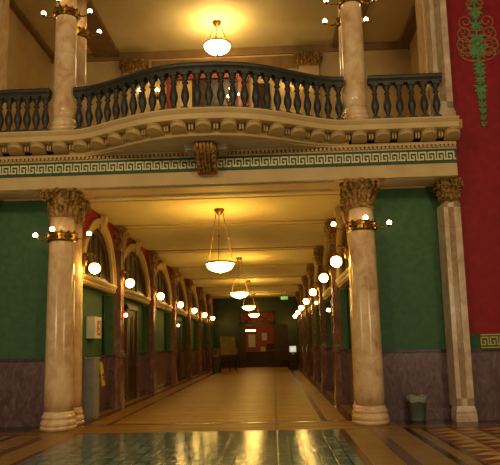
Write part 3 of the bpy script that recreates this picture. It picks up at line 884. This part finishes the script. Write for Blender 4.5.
# exit sign
t = thing('exit_sign', 'small green lit exit sign hanging from the ceiling near the corridor end', 'sign', (.72, 37.5, CEIL))
b = MB(); b.box(-.24, .24, -.04, .04, -.62, -.38); b.tube([(-.15, 0, -.38), (-.15, 0, 0)], .01, 5); b.tube([(.15, 0, -.38), (.15, 0, 0)], .01, 5); b.build('housing', M['black'], t)
b = MB(); b.box(-.225, .225, -.05, -.03, -.605, -.395); b.build('face', M['exit'], t)
b = MB(); L = {'E': [(0,0,.02,.14),(0,0,.075,.02),(0,.06,.06,.08),(0,.12,.075,.14)], 'I': [(.03,0,.05,.14)], 'T': [(.03,0,.05,.14),(0,.12,.08,.14)]}
x = -.19
for chx in 'EXIT':
    if chx == 'X':
        for sg in (-1, 1): b.prism([(x+.04-sg*.04-.01, -.056, -.57), (x+.04-sg*.04+.01, -.056, -.57), (x+.04+sg*.04+.01, -.056, -.43), (x+.04+sg*.04-.01, -.056, -.43)], [(x+.04-sg*.04-.01, -.045, -.57), (x+.04-sg*.04+.01, -.045, -.57), (x+.04+sg*.04+.01, -.045, -.43), (x+.04+sg*.04-.01, -.045, -.43)])
    else:
        for a, c_, e, f in L[chx]: b.box(x+a, x+e, -.056, -.045, -.57+c_, -.57+f)
    x += .1
b.build('lettering', M['exitletter'], t)

# easel with a poster, stanchions, kiosk, bins by the end wall
t = thing('easel', 'dark easel standing at the far left of the corridor end', 'easel', (-2.72, 36.0, 0))
for x in (-.5, .5):
    b = MB(); b.tube([(x, -.1, .02), (x*.5, .12, 1.9)], .03, 6); b.build('leg', M['wood'], t)
b = MB(); b.tube([(0, .6, .02), (0, .14, 1.8)], .03, 6); b.build('leg', M['wood'], t)
b = MB(); b.box(-.55, .55, -.12, .06, .98, 1.03); b.build('ledge', M['wood'], t)
b = MB(); b.prism([(-.42, -.06, 1.04), (.48, -.06, 1.03), (.36, .08, 2.1), (-.52, .08, 2.14)], [(-.42, -.03, 1.04), (.48, -.03, 1.03), (.36, .11, 2.1), (-.52, .11, 2.14)])
tag(b.build('poster_board', M['poster'], None, (-2.72, 36.0, 0)), 'olive poster board leaning on the easel at the corridor end', 'poster')
def stanchion(l, loc):
    t = thing('stanchion', l, 'stanchion', loc)
    b = MB(); b.lathe([(.18, 0), (.18, .02), (.06, .06), (.03, .08)], 18); b.build('base', M['grey'], t)
    b = MB(); b.lathe([(.028, .06), (.028, 1.0)], 12); b.sphere((0, 0, 1.02), .05, 10); b.build('post', M['black'], t)
    return t
s0 = stanchion('dark rope stanchion left of the lit doorway at the corridor end', (-2.35, 36.2, 0))
dup(s0, (.85, 36.2, 0), 'dark rope stanchion right of the lit doorway at the corridor end')
t = thing('kiosk', 'dark kiosk table carrying a white screen at the far right of the corridor', 'kiosk', (1.15, 37.5, 0))
b = MB(); b.box(-.3, .3, -.25, .25, .9, .95); b.build('top', M['wood'], t)
b = MB(); b.box(-.25, .25, -.2, .2, 0, .9); b.build('cabinet', M['wood'], t)
t = thing('monitor', 'white lit screen on the dark kiosk at the far right of the corridor', 'monitor', (1.15, 37.5, .95))
b = MB(); b.box(-.22, .22, 0, .05, .12, .52); b.box(-.04, .04, .0, .05, 0, .12); b.box(-.12, .12, -.06, .1, 0, .02); b.build('housing', M['white'], t)
b = MB(); b.box(-.19, .19, -.01, .0, .15, .49); b.build('screen', M['screen'], t)
def drum(l, loc):
    b = MB(); b.lathe([(.24, 0), (.26, .03), (.28, .85), (.3, .87), (.3, .95), (.2, 1.02), (.06, 1.05)], 20)
    return tag(b.build('litter_bin', M['greycloth'], None, loc), l, 'bin')
drum('grey domed litter bin against the left wall near the easel', (-3.45, 36.2, 0))
def bench(l, loc, rz):
    t = thing('bench', l, 'bench', loc, None, rz)
    b = MB(); b.box(-.8, .8, -.25, .25, .42, .5); b.build('seat', M['wood'], t)
    b = MB(); b.box(-.8, .8, .2, .26, .5, 1.0); b.build('backrest', M['wood'], t)
    for x in (-.72, .72):
        for y in (-.2, .2):
            b = MB(); b.box(x-.04, x+.04, y-.04, y+.04, 0, .42); b.build('leg', M['wood'], t)
    return t
bench('dark wooden bench left of the lit doorway, by the end wall', (-2.9, 42.9, 0), 0)
bench('dark wooden bench right of the lit doorway, by the end wall', (1.1, 42.9, 0), 0)

# ------------------------------------------------------------------ things on the near walls
t = thing('wall_box', 'white wall box with a red figure on the green wall in the first left bay', 'box', (XC-WO-RC, 14.6, 2.1))
b = MB(); b.box(0.003, .2, -.28, .28, -.26, .26); b.build('housing', M['white'], t)
b = MB(); b.box(.2, .207, -.05, .2, -.19, .17); b.build('front_panel', M['redplastic'], t)
b = MB(); b.prism([(.213, .0, -.14), (.213, .13, -.14), (.213, .065, -.02)], [(.206, .0, -.14), (.206, .13, -.14), (.206, .065, -.02)])
b.prism([(.213, .0, .08), (.213, .13, .08), (.213, .065, -.04)], [(.206, .0, .08), (.206, .13, .08), (.206, .065, -.04)])
b.box(.206, .213, .04, .09, .09, .14); b.build('figure', M['white'], t)
t = thing('drinking_fountain', 'tall grey steel cabinet against the left wall behind the paired columns', 'cabinet', (XC-WO+.0, 13.8, 0))
b = MB(); b.box(-.05, .24, -.2, .2, .05, 1.36); b.box(-.05, .2, -.17, .17, 0, .05); b.build('cabinet_body', M['grey'], t)
b = MB(); b.box(-.06, .26, -.22, .22, 1.36, 1.4); b.build('top', M['grey'], t)
b = MB(); b.box(.24, .245, -.16, .16, .5, .9)
for k in range(6): b.box(.24, .252, -.14, .14, .52+.06*k, .545+.06*k)
b.build('grille', M['grey'], t)
t = thing('caution_sign', 'yellow caution sign leaning by the left wall beyond the grey cabinet', 'sign', (XC-WO+.05, 14.65, -.02))
b = MB(); b.prism([(.1, -.14, .72), (.1, .14, .72), (.02, .1, 1.28), (.02, -.1, 1.28)], [(.12, -.14, .72), (.12, .14, .72), (.04, .1, 1.28), (.04, -.1, 1.28)]); b.build('board', M['yellow'], t)
b = MB(); b.box(-.06, .11, -.02, .02, .95, 1.0); b.build('hook', M['black'], t)
b = MB(); b.prism([(.118, -.05, .85), (.118, .05, .85), (.106, .0, .95)], [(.125, -.05, .85), (.125, .05, .85), (.113, .0, .95)]); b.build('symbol', M['black'], t)
t = thing('fire_alarm', 'small red fire alarm beside the low light on the first left pilaster', 'alarm', (XC-WO+.20, D[1]+.09, 2.5))
b = MB(); b.box(-.04, .05, -.07, .07, -.09, .09); b.build('housing', M['redplastic'], t)
b = MB(); b.sphere((.06, 0, .02), .035, 10); b.build('strobe', M['white'], t)

t = thing('waste_bin', 'small grey waste bin with a pale liner standing by the right green wall', 'bin', (2.86, 12.55, 0))
b = MB(); b.lathe([(.145, 0), (.15, .02), (.185, .46), (.195, .465), (.195, .48), (.18, .48), (.145, .03)], 28); b.build('bucket', M['bin'], t)
b = MB(); k0 = len(b.v)
pr = [(.193, .38), (.2, .43), (.203, .485), (.185, .495), (.17, .44)]
b.lathe(pr, 32, cap=False)
for i in range(len(b.v)):
    x, y, z = b.v[i]; a = math.atan2(y, x); f = 1+.02*math.sin(a*7)+.012*math.sin(a*13+1); b.v[i] = (x*f, y*f, z+.015*math.sin(a*5+z*9))
b.build('liner', M['liner'], t)

# stencilled relief ornament on the crimson wall
def ornament(loc):
    t = thing('wall_ornament', 'green arabesque candelabra ornament hanging down the crimson wall', 'ornament', loc)
    b = MB(); rd = R
    cnt = [0]
    def lf(x, z, ang, ln, w):
        cnt[0] += 1; o = -.004-.0004*(cnt[0]*7 % 53); ca, sa = math.cos(ang), math.sin(ang); ring = []
        for u, v in ((0, -.15), (.3, -.5), (.6, -.4), (1, 0), (.6, .4), (.3, .5), (0, .15)):
            ring.append((x+ca*u*ln-sa*v*w, z+sa*u*ln+ca*v*w))
        b.prism([(p, o-.012, q) for p, q in ring], [(p, .003, q) for p, q in ring])
    L = 3.1
    b.tube([(0, -.008, -L), (0, -.012, -L*.5), (0, -.012, .0), (0, -.012, .3)], [.012, .024, .03, .02], 6)
    z = .3
    for zc, w, ln in ((-.03, .12, .3), (-.42, .13, .3), (-.75, .1, .28), (-1.05, .14, .34), (-1.3, .2, .42), (-1.62, .1, .26), (-1.8, .09, .24), (-2.0, .08, .22), (-2.2, .1, .26), (-2.38, .07, .18), (-2.55, .06, .16), (-2.7, .06, .15), (-2.85, .05, .13), (-3.0, .05, .12)):
        for a in (-2.6, -2.1, -1.57, -1.04, -.54, .35, PI-.35):
            lf(0, zc, a, ln*(.8 if a in (-1.57,) else .66), w*(.6 if zc > -1.7 else .7))
    for zz, r in ((-.2, .085), (-.6, .07), (-1.2, .08), (-1.72, .06), (-2.1, .05)):
        b.sphere((0, -.01, zz), r, 10)
    b.build('foliage', M['ornG'], t)
    b = MB()
    for sg in (-1, 1):
        for zc, s_ in ((-.78, .3), (-1.05, .34), (-1.3, .36), (-1.5, .3), (-.35, .15)):
            pts = []
            for i in range(22):
                u = i/21; a = -PI/2+u*PI*2.6; r = s_*.55*(1-.75*u)
                pts.append((sg*(s_*.75+r*math.cos(a)), -.014, zc+.1+r*math.sin(a)))
            b.tube([(0, -.012, zc-.12), (sg*s_*.35, -.014, zc-.1)]+pts, [.024]*24, 5)
    b.build('scroll', M['ornR'], t)
    b = MB()
    for sg in (-1, 1):
        for zc, s_ in ((-.9, .3), (-1.15, .36), (-1.4, .36)):
            pts = []
            for i in range(16):
                u = i/15; a = PI*.9-u*PI*2.2; r = s_*.3*(1-.7*u)
                pts.append((sg*(s_*.95+r*math.cos(a)), -.018, zc+r*math.sin(a)))
            b.tube(pts, .012, 5)
    b.build('tendril', M['ornG'], t)
ornament((4.6, 12.47, 9.15))

# ------------------------------------------------------------------ lights and world
def lamp(name, loc, power, col, rad):
    l = bpy.data.lights.new(name, 'POINT'); l.energy = power; l.color = col; l.shadow_soft_size = rad
    o = bpy.data.objects.new(name, l); COL.objects.link(o); o.location = loc; return o
# unseen fill lights high above and behind the camera, added for the front surfaces
lamp('rotunda_fill', (-4.5, 1.5, 8.5), 1000, (1, .74, .42), .6)
lamp('end_room_fill', (-1.0, END+2.6, 4.2), 45, (1, .6, .22), .15)  # added point light without a fixture, brightens the transom and orange walls
lamp('rotunda_fill', (3.5, 1.0, 8.0), 900, (1, .74, .42), .6)
lamp('rotunda_fill', (-.8, -4, 11), 800, (1, .76, .46), .8)
lamp('rotunda_low_fill', (-6.5, 4.5, 2.6), 260, (1, .76, .44), .3)  # added low fill, no real lamp: lifts bow soffit, modillions and front floor
lamp('rotunda_low_fill', (5.2, 4.0, 2.6), 300, (1, .76, .44), .3)  # its partner on the right, likewise an added unseen uplight
w = bpy.data.worlds.new('World'); sc.world = w; w.use_nodes = True
bg = w.node_tree.nodes['Background']; bg.inputs['Color'].default_value = (1, .82, .55, 1); bg.inputs['Strength'].default_value = .13

# ------------------------------------------------------------------ camera
cam = bpy.data.cameras.new('Camera'); co = bpy.data.objects.new('Camera', cam); COL.objects.link(co)
cam.sensor_fit = 'HORIZONTAL'; cam.sensor_width = 36; cam.lens = 600/500*36; cam.clip_end = 200
cam.shift_y = (262.25-232.5)/500; cam.shift_x = -.4/500   # the photograph is an off-centre crop
YAW, PITCH, ROLL = .0358, .1364, .0236
co.location = (0, 0, 1.6)
cy_, sy_ = math.cos(YAW), math.sin(YAW); cp, sp = math.cos(PITCH), math.sin(PITCH)
fwd = Vector((-sy_*cp, cy_*cp, sp)); rt = Vector((cy_, sy_, 0)); up = rt.cross(fwd)
c_, s_ = math.cos(ROLL), math.sin(ROLL)
r2 = rt*c_ - up*s_; u2 = rt*s_ + up*c_
mat = Matrix((r2, u2, -fwd)).transposed().to_4x4(); mat.translation = co.location
co.matrix_world = mat
sc.camera = co
sc.view_settings.view_transform = 'Standard'; sc.view_settings.look = 'None'
sc.view_settings.exposure = 0.0; sc.view_settings.gamma = 1
try: sc.view_settings.use_curve_mapping = False
except Exception: pass
